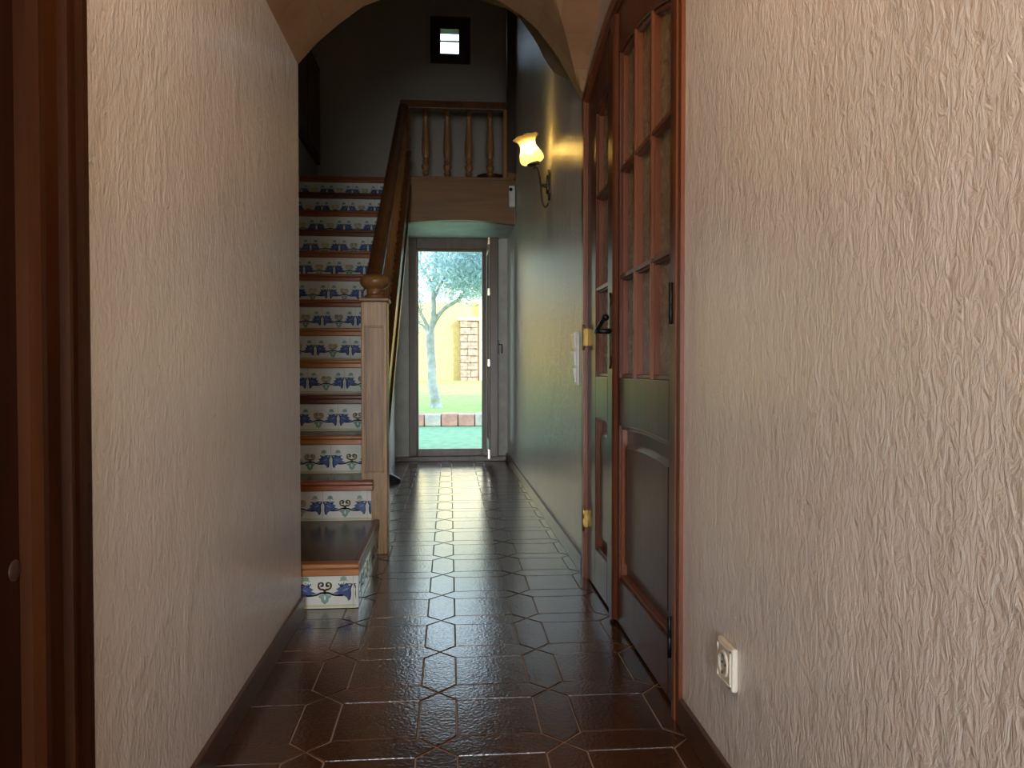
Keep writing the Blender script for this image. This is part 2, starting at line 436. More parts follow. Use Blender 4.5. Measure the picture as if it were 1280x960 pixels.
# casing : mouldings follow the arch
def arc_poly(y0, y1, off, n=24):  # polyline up one side, along the arch and down
    ya = [y0+(y1-y0)*k/n for k in range(n+1)]
    return [(y0,0)]+[(y, zc(y-YC)-off) for y in ya]+[(y1,0)]
def band(mb, o0, o1, xa, xb, mi=0):
    A = arc_poly(1.790+o0, 3.158-o0, o0); B = arc_poly(1.790+o1, 3.158-o1, o1)
    mb.strip(B, A, 'x', xa, xb, mi)
c = MB()
band(c, .0, .020, XR-.010, XR+.03); band(c, .020, .030, XR-.004, XR+.03); band(c, .030, .052, XR-.013, XR+.03); band(c, .052, .062, XR-.002, XR+.05)
c.build('casing', M['mahog_lit'], D)
c = MB(); band(c, .062, .074, XR+.012, XR+.10)
c.build('door_rebate', M['mahog'], D)
def leaf(y0, y1, gl0, gl1, cols, bars, name):
    """y0..y1 leaf; gl0..gl1 opening; glass .83.. arch; lower panel"""
    xa, xb = XD, XD+.042
    def top(y): return zc(y-YC)-.066
    def gtop(y): return zc(y-YC, 1.897, 1.50) if True else 0
    m = MB()
    n = 12
    # stiles
    m.prism([(y0,.008),(gl0,.008),(gl0,top(gl0)),(y0,top(y0))], 'x', xa, xb)
    m.prism([(gl1,.008),(y1,.008),(y1,top(y1)),(gl1,top(gl1))], 'x', xa, xb)
    yy = [gl0+(gl1-gl0)*k/n for k in range(n+1)]
    m.strip([(y,gtop(y)) for y in yy], [(y,top(y)) for y in yy], 'x', xa, xb)   # arched head
    m.box(xa, xb, gl0, gl1, .008, .160)
    # middle rail with slightly arched lower edge
    m.strip([(y,.668+.008*math.sin(math.pi*k/n)) for k,y in enumerate(yy)], [(y,.828) for y in yy], 'x', xa, xb)
    L = m.build(name, M['mahog'], D, bevel=.003)
    # glazing bars and reveal beads
    g = MB()
    cw = (gl1-gl0)/cols
    for k in range(1, cols):
        y = gl0+cw*k
        g.prism([(y-.013,.828),(y+.013,.828),(y+.013,gtop(y)),(y-.013,gtop(y))], 'x', xa+.010, xb-.008)
        g.prism([(y-.006,.828),(y+.006,.828),(y+.006,gtop(y)),(y-.006,gtop(y))], 'x', xa+.001, xb-.008)
    for z in bars:
        g.prism([(gl0,z-.012),(gl1,z-.012),(gl1,z+.012),(gl0,z+.012)], 'x', xa+.011, xb-.008)
        g.prism([(gl0,z-.006),(gl1,z-.006),(gl1,z+.006),(gl0,z+.006)], 'x', xa+.002, xb-.008)
    g.build('glazing_bar', M['mahog_lit'], L)
    g = MB()
    for a, b in ((gl0, gl0+.012), (gl1-.012, gl1)):
        g.prism([(a,.828),(b,.828),(b,gtop(b)),(a,gtop(a))], 'x', xa+.010, xb-.006)
        g.prism([(a,.160),(b,.160),(b,.668),(a,.668)], 'x', xa+.008, xb-.006)
    g.box(xa+.009, xb-.006, gl0, gl1, .828, .840); g.box(xa+.007, xb-.006, gl0, gl1, .160, .172)
    g.strip([(y,gtop(y)-.012) for y in yy], [(y,gtop(y)) for y in yy], 'x', xa+.009, xb-.006)
    g.strip([(y,.656+.008*math.sin(math.pi*k/n)) for k,y in enumerate(yy)], [(y,.669+.008*math.sin(math.pi*k/n)) for k,y in enumerate(yy)], 'x', xa+.007, xb-.006)
    g.build('panel_moulding', M['mahog_lit'], L, bevel=.002)
    # panes : one per light
    zs = [.83]+list(bars)+[None]
    for k in range(cols):
        a, b = gl0+cw*k, gl0+cw*(k+1)
        for r in range(len(zs)-1):
            z0 = zs[r]; p = MB()
            ta, tb = (gtop(a)+.01, gtop(b)+.01) if zs[r+1] is None else (zs[r+1], zs[r+1])
            p.prism([(a,z0),(b,z0),(b,tb),(a,ta)], 'x', xa+.026, xa+.031)
            p.build('glass_pane', M['pane'], L)
    # raised and fielded lower panel
    p = MB(); i0 = .035 if gl1-gl0 > .3 else .022
    p.box(xa+.026, xa+.034, gl0, gl1, .160, .675)
    a, b = gl0+i0, gl1-i0
    yy2 = [a+(b-a)*k/n for k in range(n+1)]
    s = .018
    zt = lambda y: .612+.010*math.sin(math.pi*(y-a)/(b-a))
    outer = [(a,.205)]+[(b,.205)]+[(y,zt(y)) for y in reversed(yy2)]
    cy = (a+b)/2
    inner = [(cy+(y-cy)*(1-2*s/(b-a)), .40+(z-.40)*.93) for y, z in outer]
    V = [(xa+.027,y,z) for y,z in outer]+[(xa+.013,y,z) for y,z in inner]; k = len(outer)
    p.add(V, [[k+i for i in range(k)]]+[(i,(i+1)%k,k+(i+1)%k,k+i) for i in range(k)])
    p.build('lower_panel', M['mahog'], L)
    return L
big = leaf(1.866, 2.575, 1.930, 2.512, 3, (1.160, 1.513), 'wide_leaf')
small = leaf(2.585, 3.090, 2.700, 2.925, 1, (1.160, 1.513), 'narrow_leaf')
a = MB(); a.prism([(XD-.016,2.548),(XD-.016,2.590),(XD-.010,2.605),(XD+.002,2.612),(XD+.002,2.530),(XD-.010,2.538)], 'z', .012, zc(.08)-.07)
a.build('meeting_strip', M['mahog'], D, bevel=.002)
# lever handle on a long plate
hd = MB()
yh, zh = 2.575, .985
xh = XD-.016
hd.prism([(yh-.009,zh-.115),(yh,zh-.128),(yh+.009,zh-.115),(yh+.012,zh-.10),(yh+.007,zh-.085),(yh+.007,zh+.085),(yh+.012,zh+.10),(yh+.009,zh+.115),(yh,zh+.13),(yh-.009,zh+.115),(yh-.012,zh+.10),(yh-.007,zh+.085),(yh-.007,zh-.085),(yh-.012,zh-.10)], 'x', xh-.005, xh)
hd.tube([(xh,yh,zh),(xh-.02,yh,zh),(xh-.052,yh,zh)], [.011,.008,.009], 12)
hd.tube(smooth_curve([(xh-.05,yh+.004,zh-.002),(xh-.052,yh-.03,zh+.004),(xh-.05,yh-.075,zh+.018),(xh-.046,yh-.112,zh+.034),(xh-.043,yh-.125,zh+.038)],4), .0075, 10)
hd.lathe([(.0005,-.012),(.009,-.008),(.012,0),(.009,.008),(.0005,.012)], (xh-.043,yh-.125,zh+.038), 12)
hn = hd.build('door_handle', M['black'], big); tag(hn, 'black lever handle on a long narrow plate')
for y, z, mt in ((3.098,.985,'brass'), (3.098,.245,'brass'), (1.862,1.02,'black'), (1.862,.19,'black')):
    b_ = MB(); r = .0055
    b_.lathe([(r*.6,-.052),(r,-.05),(r,-.002),(r*.8,0),(r,.002),(r,.05),(r*.6,.052)], (XR-.012,y,z), 12)
    b_.box(XR-.010, XR+.004, y-.006, y+.006, z-.034, z+.034)
    b_.build('hinge', M[mt], D)

# ------------------------------------------------------------------ staircase
RUN, RISE = .25, .186
ST = thing('staircase', (-.8,2.75,0), 'staircase with wood nosings and painted floral tile risers climbing on the left', 'staircase')
def disc_poly(cx, cz, rx, rz, n=10): return [(cx+rx*math.cos(2*math.pi*k/n), cz+rz*math.sin(2*math.pi*k/n)) for k in range(n)]
def ribbon(pts, wd):
    P = [Vector((p[0],p[1])) for p in smooth_curve([(p[0],p[1],0) for p in pts], 5)]
    out = []
    for i in range(len(P)-1):
        t = (P[i+1]-P[i]); t.normalize(); nrm = Vector((-t.y,t.x))*wd/2
        e = t*wd*.2
        out.append([P[i]-nrm-e, P[i]+nrm-e, P[i+1]+nrm+e, P[i+1]-nrm+e])
    return out
def motif():
    """returns [(polygon, material, layer)] in tile units: x -0.1..0.1, z 0..0.12"""
    o = []
    for s in (-1, 1):
        f = lambda pts: [(s*x, z) for x, z in pts]
        # blue acanthus leaf
        o.append((f([(.026,.046),(.044,.041),(.060,.037),(.070,.030),(.075,.018),(.082,.022),(.085,.040),(.083,.058),(.090,.078),(.078,.072),(.070,.083),(.061,.070),(.052,.083),(.048,.068),(.036,.060),(.044,.054)]), 2, 1))
        o.append((f([(.056,.052),(.070,.056),(.078,.064),(.070,.063),(.060,.058)]), 7, 2))
        for r_ in ribbon(f([(0,.047),(.012,.047),(.026,.041),(.042,.038),(.058,.038)]), .0062): o.append((r_, 3, 3))
        for r_ in ribbon(f([(.088,.078),(.082,.060),(.083,.044),(.079,.022)]), .0036): o.append((r_, 3, 3))
        for r_ in ribbon(f([(.044,.080),(.052,.071),(.061,.074),(.070,.078),(.088,.078)]), .0036): o.append((r_, 3, 3))
        # green flower above the leaf
        o.append((f([(.044,.088),(.051,.094),(.050,.102),(.060,.107),(.070,.102),(.069,.094),(.078,.088),(.063,.091)]), 4, 1))
        for r_ in ribbon(f([(.062,.088),(.060,.080),(.054,.074)]), .003): o.append((r_, 4, 2))
        # yellow scroll
        for r_ in ribbon(f([(.001,.050),(.004,.060),(.012,.060),(.020,.068),(.019,.080),(.010,.084),(.005,.077),(.009,.071),(.013,.074)]), .0058): o.append((r_, 5, 2))
        # lower green petals
        o.append((f([(0,.044),(.010,.042),(.022,.036),(.017,.029),(.013,.028),(.011,.016),(0,.006)]), 4, 1))
    o.append((disc_poly(0,.030,.003,.009), 0, 2))
    return o
MOT = motif()
TM = [M['t_white'], M['t_joint'], M['t_blue'], M['t_navy'], M['t_green'], M['t_yellow'], M['t_line'], M['t_pale']]
def riser_mesh(x0, x1, y, z0, z1, joints_at, w=.2, jw=.0022, toward=-1):
    r = MB(); r.box(x0, x1, y, y+.012, z0, z1, 0)
    zj = z0
    hh = z1-z0; sc_ = min(1.0, hh/.118)
    def clipx(poly):
        return [(min(max(x,x0+.0005),x1-.0005), min(z,z1-.0005)) for x, z in poly]
    def flat(poly, mi, lay):
        xs_ = [p[0] for p in poly]
        if max(xs_) <= x0 or min(xs_) >= x1: return
        poly = clipx(poly); yy = y-.0002-lay*.00018
        r.add([(p[0],yy,p[1]) for p in poly], [list(range(len(poly)))], mi)
    flat([(x0,z0+.004),(x1,z0+.004),(x1,z0+.0085),(x0,z0+.0085)], 6, 1)
    flat([(x0,z0+.0105),(x1,z0+.0105),(x1,z0+.0115),(x0,z0+.0115)], 3, 1)
    k = 0; j = joints_at
    while j > x0-w:
        c = j-w/2
        for poly, mi, lay in MOT: flat([(c+p[0]*1.10, z0+.008+p[1]*sc_) for p in poly], mi, lay)
        if x0 < j < x1: flat([(j-jw/2,z0),(j+jw/2,z0),(j+jw/2,z1),(j-jw/2,z1)], 1, 4)
        j -= w
    c = joints_at+w/2
    for poly, mi, lay in MOT:
        if joints_at < x1: flat([(c+p[0]*1.10, z0+.008+p[1]*sc_) for p in poly], mi, lay)
    return r
# first (deep) step
zt = .166
r1 = MB(); r1.box(-.505, -.335, 2.782, 3.55, 0, zt-.03, 0); r1.box(-1.185, -.50, 2.782, 3.55, 0, zt-.03, 0)
core = r1.build('step_core', M['t_joint'], ST)
riser_mesh(-1.18, -.335, 2.770, .002, zt-.045, -.345).build('tile_riser', TM, ST)
# side face of the first step, tiles too
sd = MB(); sd.box(-.335, -.327, 2.772, 3.53, .002, zt-.045, 0)
sd.box(-.3275, -.3266, 2.772, 3.53, .006, .011, 6)
for k in range(1, 4): sd.box(-.3275,-.3266, 2.772+.2*k-.001, 2.772+.2*k+.001, .002, zt-.045, 1)
for k in range(4):
    cy = 2.872+.2*k
    for poly, mi, lay in MOT:
        P2 = [(min(cy+p[0]*1.05,3.528), .008+p[1]) for p in poly if True]
        P2 = [(a,min(b,zt-.046)) for a,b in P2]
        sd.add([(-.3268+.0002+lay*.0002, p[0], p[1]) for p in P2], [list(range(len(P2)))], mi)
sd.build('side_tile', TM, ST)
def nosing(x0, x1, y, z, mi, extra_side=False, depth=.05):
    m = MB()
    m.prism([(y+.004,z-.020),(y,z-.014),(y,z-.005),(y+.005,z),(y+depth,z),(y+depth,z-.020)], 'x', x0, x1)     # bullnose board
    m.prism([(y+.010,z-.046),(y+.007,z-.042),(y+.007,z-.021),(y+depth,z-.021),(y+depth,z-.046)], 'x', x0, x1)    # board under it
    return m
t1 = MB(); t1.box(-1.18, -.345, 2.79, 3.53, zt-.03, zt-.001)
t1.build('tread', M['tile_step'], ST)
n1 = nosing(-1.18, -.322, 2.748, zt, 0)
n1.build('nosing', NOS[0], ST, bevel=.002)
n1 = MB(); n1.box(-.346, -.322, 2.802, 3.545, zt-.046, zt); n1.build('side_nosing', NOS[2], ST, bevel=.003)
cols = {2:1, 3:0, 4:2, 5:0, 6:0, 7:1, 8:1, 9:1, 10:2, 11:1, 12:2, 13:1}
for k in range(2, 14):
    y = 3.51+(k-2)*RUN; z = .348+(k-2)*RISE; zb = z-RISE if k > 2 else zt
    x1 = -.352 if k == 2 else -.392
    if k == 13: z = 2.392
    riser_mesh(XS+.003, x1-.004, y+.022, zb-.0, z-.046, -.375).build('tile_riser', TM, ST)
    if k < 13:
        t = MB(); t.box(XS+.003, -.392, y+.045, y+RUN+.030, z-.03, z-.001); t.box(XS+.003,-.392,y+.034,y+RUN+.03,zb-.03,z-.03)
        t.build('tread', M['tile_step'], ST)
    nosing(XS+.003, x1+.004 if k==2 else -.392, y, z, 0).build('nosing', NOS[cols[k]], ST, bevel=.002)
# low brown skirting tile at the foot of the wall beside first step
# closed string on the open side
def zn(y): return .348+(y-3.51)*RISE/RUN
sg = MB()
ya, yb = 3.682, 6.262
def strg(mb, lo, hi, xa, xb): mb.prism([(ya,max(.01,zn(ya)+lo)),(yb,zn(yb)+lo),(yb,zn(yb)+hi),(ya,zn(ya)+hi)], 'x', xa, xb)
strg(sg, -.085, .20, -.388, -.312)
strg(sg, .175, .215, -.395, -.300); strg(sg, -.10, -.060, -.350, -.300)
sg.build('string_board', M['rail'], ST, bevel=.004)
# plaster soffit / spandrel under the flight
sp = MB()
sp.prism([(3.70,.0),(YF,.0),(YF,2.05),(6.26,2.05),(6.26,zn(6.26)-.25),(3.70,max(.05,zn(3.70)-.25))], 'x', -.52, -.497)
struct('wall_under_stairs', sp, M['wall_far'], 'grey plaster wall under the stairs')
sp = MB(); sp.prism([(3.72,zn(3.72)-.215),(6.26,zn(6.26)-.215),(6.26,zn(6.26)-.24),(3.72,zn(3.72)-.24)], 'x', XS+.002, -.315)
sp.build('soffit', M['wall_up'], ST)

# ------------------------------------------------------------------ newel, handrail and balusters of the flight
RL = thing('stair_railing', (-.345,3.62,0), 'wooden stair railing with square panelled newel and flattened ball top', 'railing')
NW = thing('newel_tmp', (0,0,0)); bpy.data.objects.remove(NW)
nw = MB(); x0,x1,y0,y1 = -.404,-.286,3.565,3.680
nw.box(x0,x1,y0,y1,0,1.165, b=.004)
NWo = nw.build('newel_post', M['oak'], RL)
pn = MB(); pn.box(x0+.022,x1-.022,y0-.0012,y0+.01,.385,1.045)
pn.build('inset_panel', M['oak_panel'], NWo)
pn = MB()
for a,b,c_,d_ in ((x0+.014,x0+.022,.377,1.053),(x1-.022,x1-.014,.377,1.053)): pn.box(a,b,y0-.005,y0+.004,c_,d_)
pn.box(x0+.014,x1-.014,y0-.005,y0+.004,1.045,1.053); pn.box(x0+.014,x1-.014,y0-.005,y0+.004,.377,.385)
pn.build('panel_moulding', M['oak'], NWo, bevel=.002)
cp = MB(); cp.box(x0-.010,x1+.010,y0-.010,y1+.010,1.165,1.182, b=.004)
cp.lathe([(.046,1.182),(.050,1.188),(.048,1.196),(.040,1.199),(.036,1.206),(.040,1.214),(.037,1.220),(.034,1.224),(.046,1.230),(.062,1.240),(.069,1.254),(.068,1.270),(.058,1.284),(.040,1.293),(.018,1.297),(.001,1.298)], ((x0+x1)/2,(y0+y1)/2,0), 28)
cp.build('newel_cap', M['fascia'], NWo)
rl = MB()
rp = [(-.404,.0),(-.404,.030),(-.392,.052),(-.366,.062),(-.340,.052),(-.328,.030),(-.328,.0)]
A0 = Vector((0,3.655,1.185)); A1 = Vector((0,6.262,2.93))
V = [(x,A0.y,A0.z+z) for x,z in rp]+[(x,A1.y,A1.z+z) for x,z in rp]; n = len(rp)
rl.add(V, [list(range(n))[::-1],[n+i for i in range(n)]]+[(i,(i+1)%n,n+(i+1)%n,n+i) for i in range(n)])
rl.build('handrail', M['rail'], RL, bevel=.003)
def baluster_profile(H):
    return [(.014,0),(.014,.05*H),(.020,.055*H),(.020,.075*H),(.013,.09*H),(.013,.10*H),(.021,.13*H),(.024,.155*H),(.021,.185*H),(.013,.21*H),(.012,.225*H),(.019,.235*H),(.019,.25*H),(.014,.262*H),(.018,.30*H),(.0235,.38*H),(.0235,.45*H),(.019,.65*H),(.0145,.86*H),(.019,.875*H),(.019,.895*H),(.014,.905*H),(.014,H)]
def rail_z(y): return A0.z+(A1.z-A0.z)*(y-A0.y)/(A1.y-A0.y)
k = 0; y = 3.80
bm0 = None
while y < 6.22:
    zb = zn(y)+.20; H = rail_z(y)+.01-zb
    if bm0 is None:
        b_ = MB(); b_.lathe(baluster_profile(.62), (0,0,0), 14)
        bm0 = b_.build('baluster', M['baluster'], None)
        ob = bm0
    else:
        ob = bm0.copy(); COL.objects.link(ob)
    ob.parent = RL; ob.location = Vector((-.352,y,zb))-RL.location; ob.scale = (1,1,H/.62)
    y += .125; k += 1

# ------------------------------------------------------------------ landing and its balustrade
ZL = 2.400
ld = MB(); ld.box(-.36, .545, 6.335, YF, 2.055, ZL-.02); ld.box(XS, -.36, 6.30, YF, 2.06, 2.389)
struct('floor_landing', ld, M['white_paint'], 'underside and floor of the small landing over the garden door')
lf_ = thing('landing_edge_beam', (.08,6.30,2.03), 'broad brown wooden beam with arched underside across the landing edge', 'beam')
f_ = MB(); xs2 = [-.352+.885*k/16 for k in range(17)]
f_.strip([(x, 2.030+.032*math.sin(math.pi*k/16)) for k, x in enumerate(xs2)], [(x, ZL-.012) for x in xs2], 'y', 6.275, 6.335)
f_.build('board', M['fascia'], lf_)
f_ = MB(); f_.box(-.352,.533,6.262,6.345,ZL-.012,ZL+.008, b=.004); f_.build('edge_moulding', M['fascia'], lf_)
LB = thing('landing_balustrade', (.08,6.305,ZL+.008), 'short landing balustrade with four turned balusters above the beam', 'balustrade')
tr = MB(); tr.prism([(-.395,2.955),(-.395,3.005),(-.385,3.017),(.469,3.017),(.469,2.955)], 'y', 6.265, 6.345); tr.build('top_rail', M['rail'], LB, bevel=.004)
tr = MB(); tr.box(-.350,-.312,6.283,6.330,ZL+.006,2.957); tr.build('end_post', M['rail'], LB)
tr = MB(); tr.box(.440,.470,6.283,6.330,ZL+.006,2.957); tr.build('end_post', M['baluster'], LB)
for x in (-.19,-.016,.16,.333):
    ob = bm0.copy(); COL.objects.link(ob); ob.parent = LB; ob.location = Vector((x,6.305,ZL+.006))-LB.location
    ob.scale = (1.4,1.4,(2.957-ZL-.006)/.62)
tr = MB(); tr.box(.470,.538,6.27,6.35,ZL+.006,ZC)
pp = thing('timber_post', (.505,6.31,ZL), 'tall dark timber post rising from the right end of the landing', 'post')
tr.build('shaft', M['dark_post'], pp, bevel=.004)
tr = MB(); tr.box(.4705,.5425,6.262,6.358,ZL+.006,ZL+.05); tr.build('post_foot', M['fascia'], pp, bevel=.004)
# dark low bowl on the landing
bw = MB(); bw.lathe([(.001,.0),(.06,.0),(.10,.035),(.115,.085),(.109,.085),(.09,.040),(.001,.010)], (.345,6.47,ZL-.019), 24)
tag(bw.build('bowl', M['dark_post'], None, origin=(.345,6.47,ZL-.019)), 'low dark round bowl on the landing behind the right balusters', 'bowl')
# little white sensor at the beam end
se = thing('wall_sensor', (.505,6.26,2.15), 'small white box with dark dot on the right end of the landing beam', 'sensor')
s_ = MB(); s_.box(.482,.532,6.225,6.273,2.165,2.335, b=.006); s_.build('body', M['plastic_w'], se)
s_ = MB(); s_.lathe([(.001,-.004),(.012,-.003),(.014,.0),(.001,.002)], (.497,6.224,2.305), 14, mat=Matrix.Rotation(R(90),3,'X')); s_.build('lens', M['black'], se)

# ------------------------------------------------------------------ garden door
G = thing('door_3', (.05,YF,0), 'glazed garden door at the end of the corridor, bright outside', kind='structure')
g = MB(); g.box(-.49,.52,7.075,YF+.02,0,.045); g.build('threshold', M['greydoor'], G, bevel=.004)
g = MB()
zo = .045
g.box(-.372,-.300,YF-.015,YF+.06,zo,2.055); g.box(.362,.400,YF+.01,YF+.06,zo,2.055); g.box(-.300,.362,YF-.015,YF+.06,1.955,2.055); g.box(.30,.400,YF+.015,YF+.06,zo,2.055)
g.build('door_frame', M['greydoor'], G, bevel=.004)
g = MB(); g.box(-.300,-.285,YF+.005,YF+.045,zo,1.955); g.box(.302,.32,YF+.005,YF+.045,zo,1.955); g.box(-.285,.302,YF+.005,YF+.045,zo,.112); g.box(-.285,.302,YF+.005,YF+.045,1.935,1.955)
g.build('door_stop', M['greydoor'], G, bevel=.003)
# glazed leaf standing open at a right angle, seen edge on
la, lb, ya_, yb_ = .338, .412, 6.50, 7.07
g = MB()
g.box(la,lb,ya_,ya_+.085,.105,1.965, b=.006); g.box(la,lb,yb_-.085,yb_,.105,1.965); g.box(la,lb,ya_+.085,yb_-.085,.105,.23); g.box(la,lb,ya_+.085,yb_-.085,1.87,1.965)
sl = g.build('open_leaf', M['greydoor'], G)
g = MB(); g.box(.372,.378,ya_+.08,yb_-.08,.225,1.875); g.build('glass_pane', M['glass'], sl)
g = MB(); g.box(la-.005,la+.001,ya_+.006,ya_+.020,.11,1.96); g.build('glint_strip', M['white_paint'], sl)  # white strip standing in for glints along the leaf edge
for z in (.135,.90,1.50,1.93):
    g = MB(); g.box(la-.016,la+.004,ya_-.004,ya_+.03,z-(.05 if z<.2 else .028),z+.035, b=.003); g.build('bolt', M['metal'], sl)
g = MB(); g.box(lb,lb+.006,ya_+.02,ya_+.05,.98,1.10); g.tube([(lb+.003,ya_+.035,1.06),(lb+.033,ya_+.035,1.06),(lb+.035,ya_+.035,1.02),(lb+.034,ya_+.035,.985)], .006, 8)
g.build('handle', M['black'], sl)
for z in (.45,.80,1.35): 
    g = MB(); g.lathe([(.004,-.03),(.007,-.028),(.007,.028),(.004,.03)], (lb+.004,yb_-.004,z), 10); g.build('hinge', M['black'], sl)

# ------------------------------------------------------------------ small high window, side shutter window
W1 = thing('window_1', (.013,YF,3.65), 'small high window glowing blue white in the dark end wall', kind='structure')
g = MB()
X0,X1,Z0,Z1 = -.17,.195,3.646,4.07; a0,a1,b0,b1 = -.078,.090,3.736,3.958
for q_ in ((X0,a0,Z0,Z1),(a1,X1,Z0,Z1),(a0,a1,Z0,b0),(a0,a1,b1,Z1)): g.box(q_[0],q_[1],YF-.012,YF+.10,q_[2],q_[3])
wf = g.build('window_frame', M['dark_post'], W1)
g = MB(); g.box(a0,a1,YF+.05,YF+.054,b0,b1); g.build('glass_pane', M['glass'], W1)
g = MB(); g.box(a0,a1,YF+.04,YF+.062,3.868,3.876); g.build('sash_bar', M['dark_post'], W1)
W2 = thing('window_2', (XS,6.5,2.69), 'dark wooden shutter on the left stairwell wall behind the arch', kind='structure')
g = MB(); g.box(XS-.002,XS+.03,5.75,7.09,2.69,3.55); fr = g.build('window_frame', M['dark_post'], W2, bevel=.004)
g = MB(); g.box(XS+.028,XS+.040,5.82,6.40,2.75,3.49); g.box(XS+.028,XS+.040,6.44,7.02,2.75,3.49); g.build('shutter', M['mahog'], W2, bevel=.004)

# ------------------------------------------------------------------ wall sconce
YS = 4.20; XW = xr(YS)
S = thing('wall_sconce', (XW,YS,1.86), 'lit wall sconce with yellow glass tulip shade on a dark scrolled arm', 'lamp')
p = MB(); prof = []
for k in range(20):
    a = 2*math.pi*k/20; rr = 1+.10*math.cos(5*a)
    prof.append((YS+.034*rr*math.cos(a), 1.865+.082*rr*math.sin(a)))
p.prism(prof, 'x', XW-.010, XW); p.prism([(YS+(y-YS)*.6, 1.865+(z-1.865)*.6) for y,z in prof], 'x', XW-.022, XW-.010)
p.build('back_plate', M['bronze'], S, bevel=.002)
p = MB()
p.tube([(XW-.01,YS,1.860),(XW-.03,YS,1.858),(.500,YS,1.860)], [.014,.009,.008], 10)
p.tube(smooth_curve([(.462,YS,1.948),(.468,YS,1.958),(.480,YS,1.955),(.488,YS,1.935),(.494,YS,1.90),(.499,YS,1.86),(.503,YS,1.81),(.509,YS,1.765),(.522,YS,1.742),(.534,YS,1.748),(.541,YS,1.765)],5), .0045, 8)
p.build('scroll_arm', M['bronze'], S)
tm = Matrix.Rotation(R(-16),3,'Y')
c0 = Vector((.462,YS,1.962))
p = MB(); p.lathe([(.010,.0),(.030,.006),(.036,.016),(.030,.030),(.014,.034)], c0, 20, mat=tm); p.build('shade_holder', M['bronze'], S)
p = MB()
V=[];F=[];seg=40
pr = [(.030,.018),(.052,.022),(.064,.032),(.066,.050),(.058,.075),(.046,.098),(.041,.118),(.045,.138),(.060,.156),(.072,.163)]
for j,(r_,z_) in enumerate(pr):
    for k in range(seg):
        a=2*math.pi*k/seg; rr=r_*(1+.02*math.cos(8*a)*(j/9)); q_=tm@Vector((rr*math.cos(a),rr*math.sin(a),z_+ (.002*math.cos(8*a) if j==9 else 0))); V.append(c0+q_)
for j in range(len(pr)-1):
    for k in range(seg): F.append((j*seg+k,j*seg+(k+1)%seg,(j+1)*seg+(k+1)%seg,(j+1)*seg+k))
p.add(V,F,0,True); p.build('lamp_shade', M['shade'], S)
bc = c0+tm@Vector((0,0,.092))
p = MB(); p.lathe([(.002,-.022),(.012,-.018),(.019,-.008),(.021,.004),(.017,.015),(.008,.021),(.001,.023)], bc, 18, mat=tm); p.build('bulb', M['bulb'], S)
p = MB(); p.lathe([(.012,.030),(.012,.072),(.008,.076)], c0, 12, mat=tm); p.build('bulb_socket', M['plastic'], S)

# ------------------------------------------------------------------ switch block, socket
SW = thing('light_switch', (XR,3.31,.90), 'tall white three-rocker switch panel beside the door casing', 'switch')
p = MB(); p.box(XR-.012,XR,3.272,3.350,.785,1.015, b=.003); p.build('frame', M['plastic_w'], SW)
for k in range(3):
    z = .795+k*.0735; p = MB()
    p.prism([(XR-.012,z),(XR-.019,z+.002),(XR-.027,z+.063),(XR-.012,z+.068)], 'y', 3.280, 3.342)
    p.build('rocker', M['plastic_w'], SW, bevel=.002)
SO = thing('power_socket', (XR,1.478,.268), 'ivory square wall socket low on the near right wall', 'socket')
ys0, zs0 = 1.478, .272
p = MB(); p.box(XR-.013,XR,ys0-.043,ys0+.043,zs0-.043,zs0+.043, b=.005)
fr_ = p.build('frame', M['plastic'], SO)
p = MB()
for a,b,c_,d_ in ((-.036,-.033,-.036,.036),(.033,.036,-.036,.036),(-.036,.036,-.036,-.033),(-.036,.036,.033,.036)): p.box(XR-.0155,XR-.012,ys0+a,ys0+b,zs0+c_,zs0+d_)
p.build('raised_rim', M['plastic'], fr_)
Rx = Matrix.Rotation(R(-90),3,'Y')
p = MB(); p.lathe([(.0255,.0),(.0255,.005),(.0215,.005),(.0195,-.0),(.0190,-.001)], (XR-.0125,ys0,zs0), 28, mat=Rx, cap=False); p.build('socket_ring', M['plastic'], SO)
p = MB(); p.lathe([(.001,.0),(.0195,.0),(.0195,.0012),(.001,.0012)], (XR-.0125,ys0,zs0), 28, mat=Rx); well = p.build('socket_well', M['plastic'], SO)
for dy in (-.0095,.0095):
    p = MB(); p.lathe([(.001,.0),(.0026,.0),(.0026,.0014),(.001,.0016)], (XR-.0135,ys0+dy,zs0), 10, mat=Rx)
    p.build('pin_hole', M['black'], well)
for dz in (-.017,.017):
    p = MB(); p.box(XR-.0175,XR-.0125,ys0-.004,ys0+.004,zs0+dz-.003,zs0+dz+.003)
    p.build('earth_clip', M['metal'], well)

# ------------------------------------------------------------------ dark shoe by the stair wall
sh = thing('slipper', (-.425,5.82,0), 'small dark slipper on the floor behind the newel post', 'shoe')
p = MB(); ol = [(-.49,5.79),(-.488,5.85),(-.455,5.865),(-.41,5.862),(-.378,5.85),(-.366,5.82),(-.376,5.79),(-.41,5.778),(-.455,5.776)]
p.prism(ol,'z',0,.014); p.build('sole', M['shoe'], sh, bevel=.003)
V=[];F=[]
for j in range(9):
    t=j/8; x=-.455+.087*t; hgt=.050*math.cos(t*1.35); wd=.040*(1-.35*t*t)
    for k in range(9):
        a=math.pi*k/8; V.append((x,5.82+wd*math.cos(a),.013+hgt*math.sin(a)))
for j in range(8):
    for k in range(8): F.append((j*9+k,j*9+k+1,(j+1)*9+k+1,(j+1)*9+k))
p=MB(); p.add(V,F,0,True); u_=p.build('upper', M['shoe'], sh)
md=u_.modifiers.new('s','SOLIDIFY'); md.thickness=.003; md.offset=-1

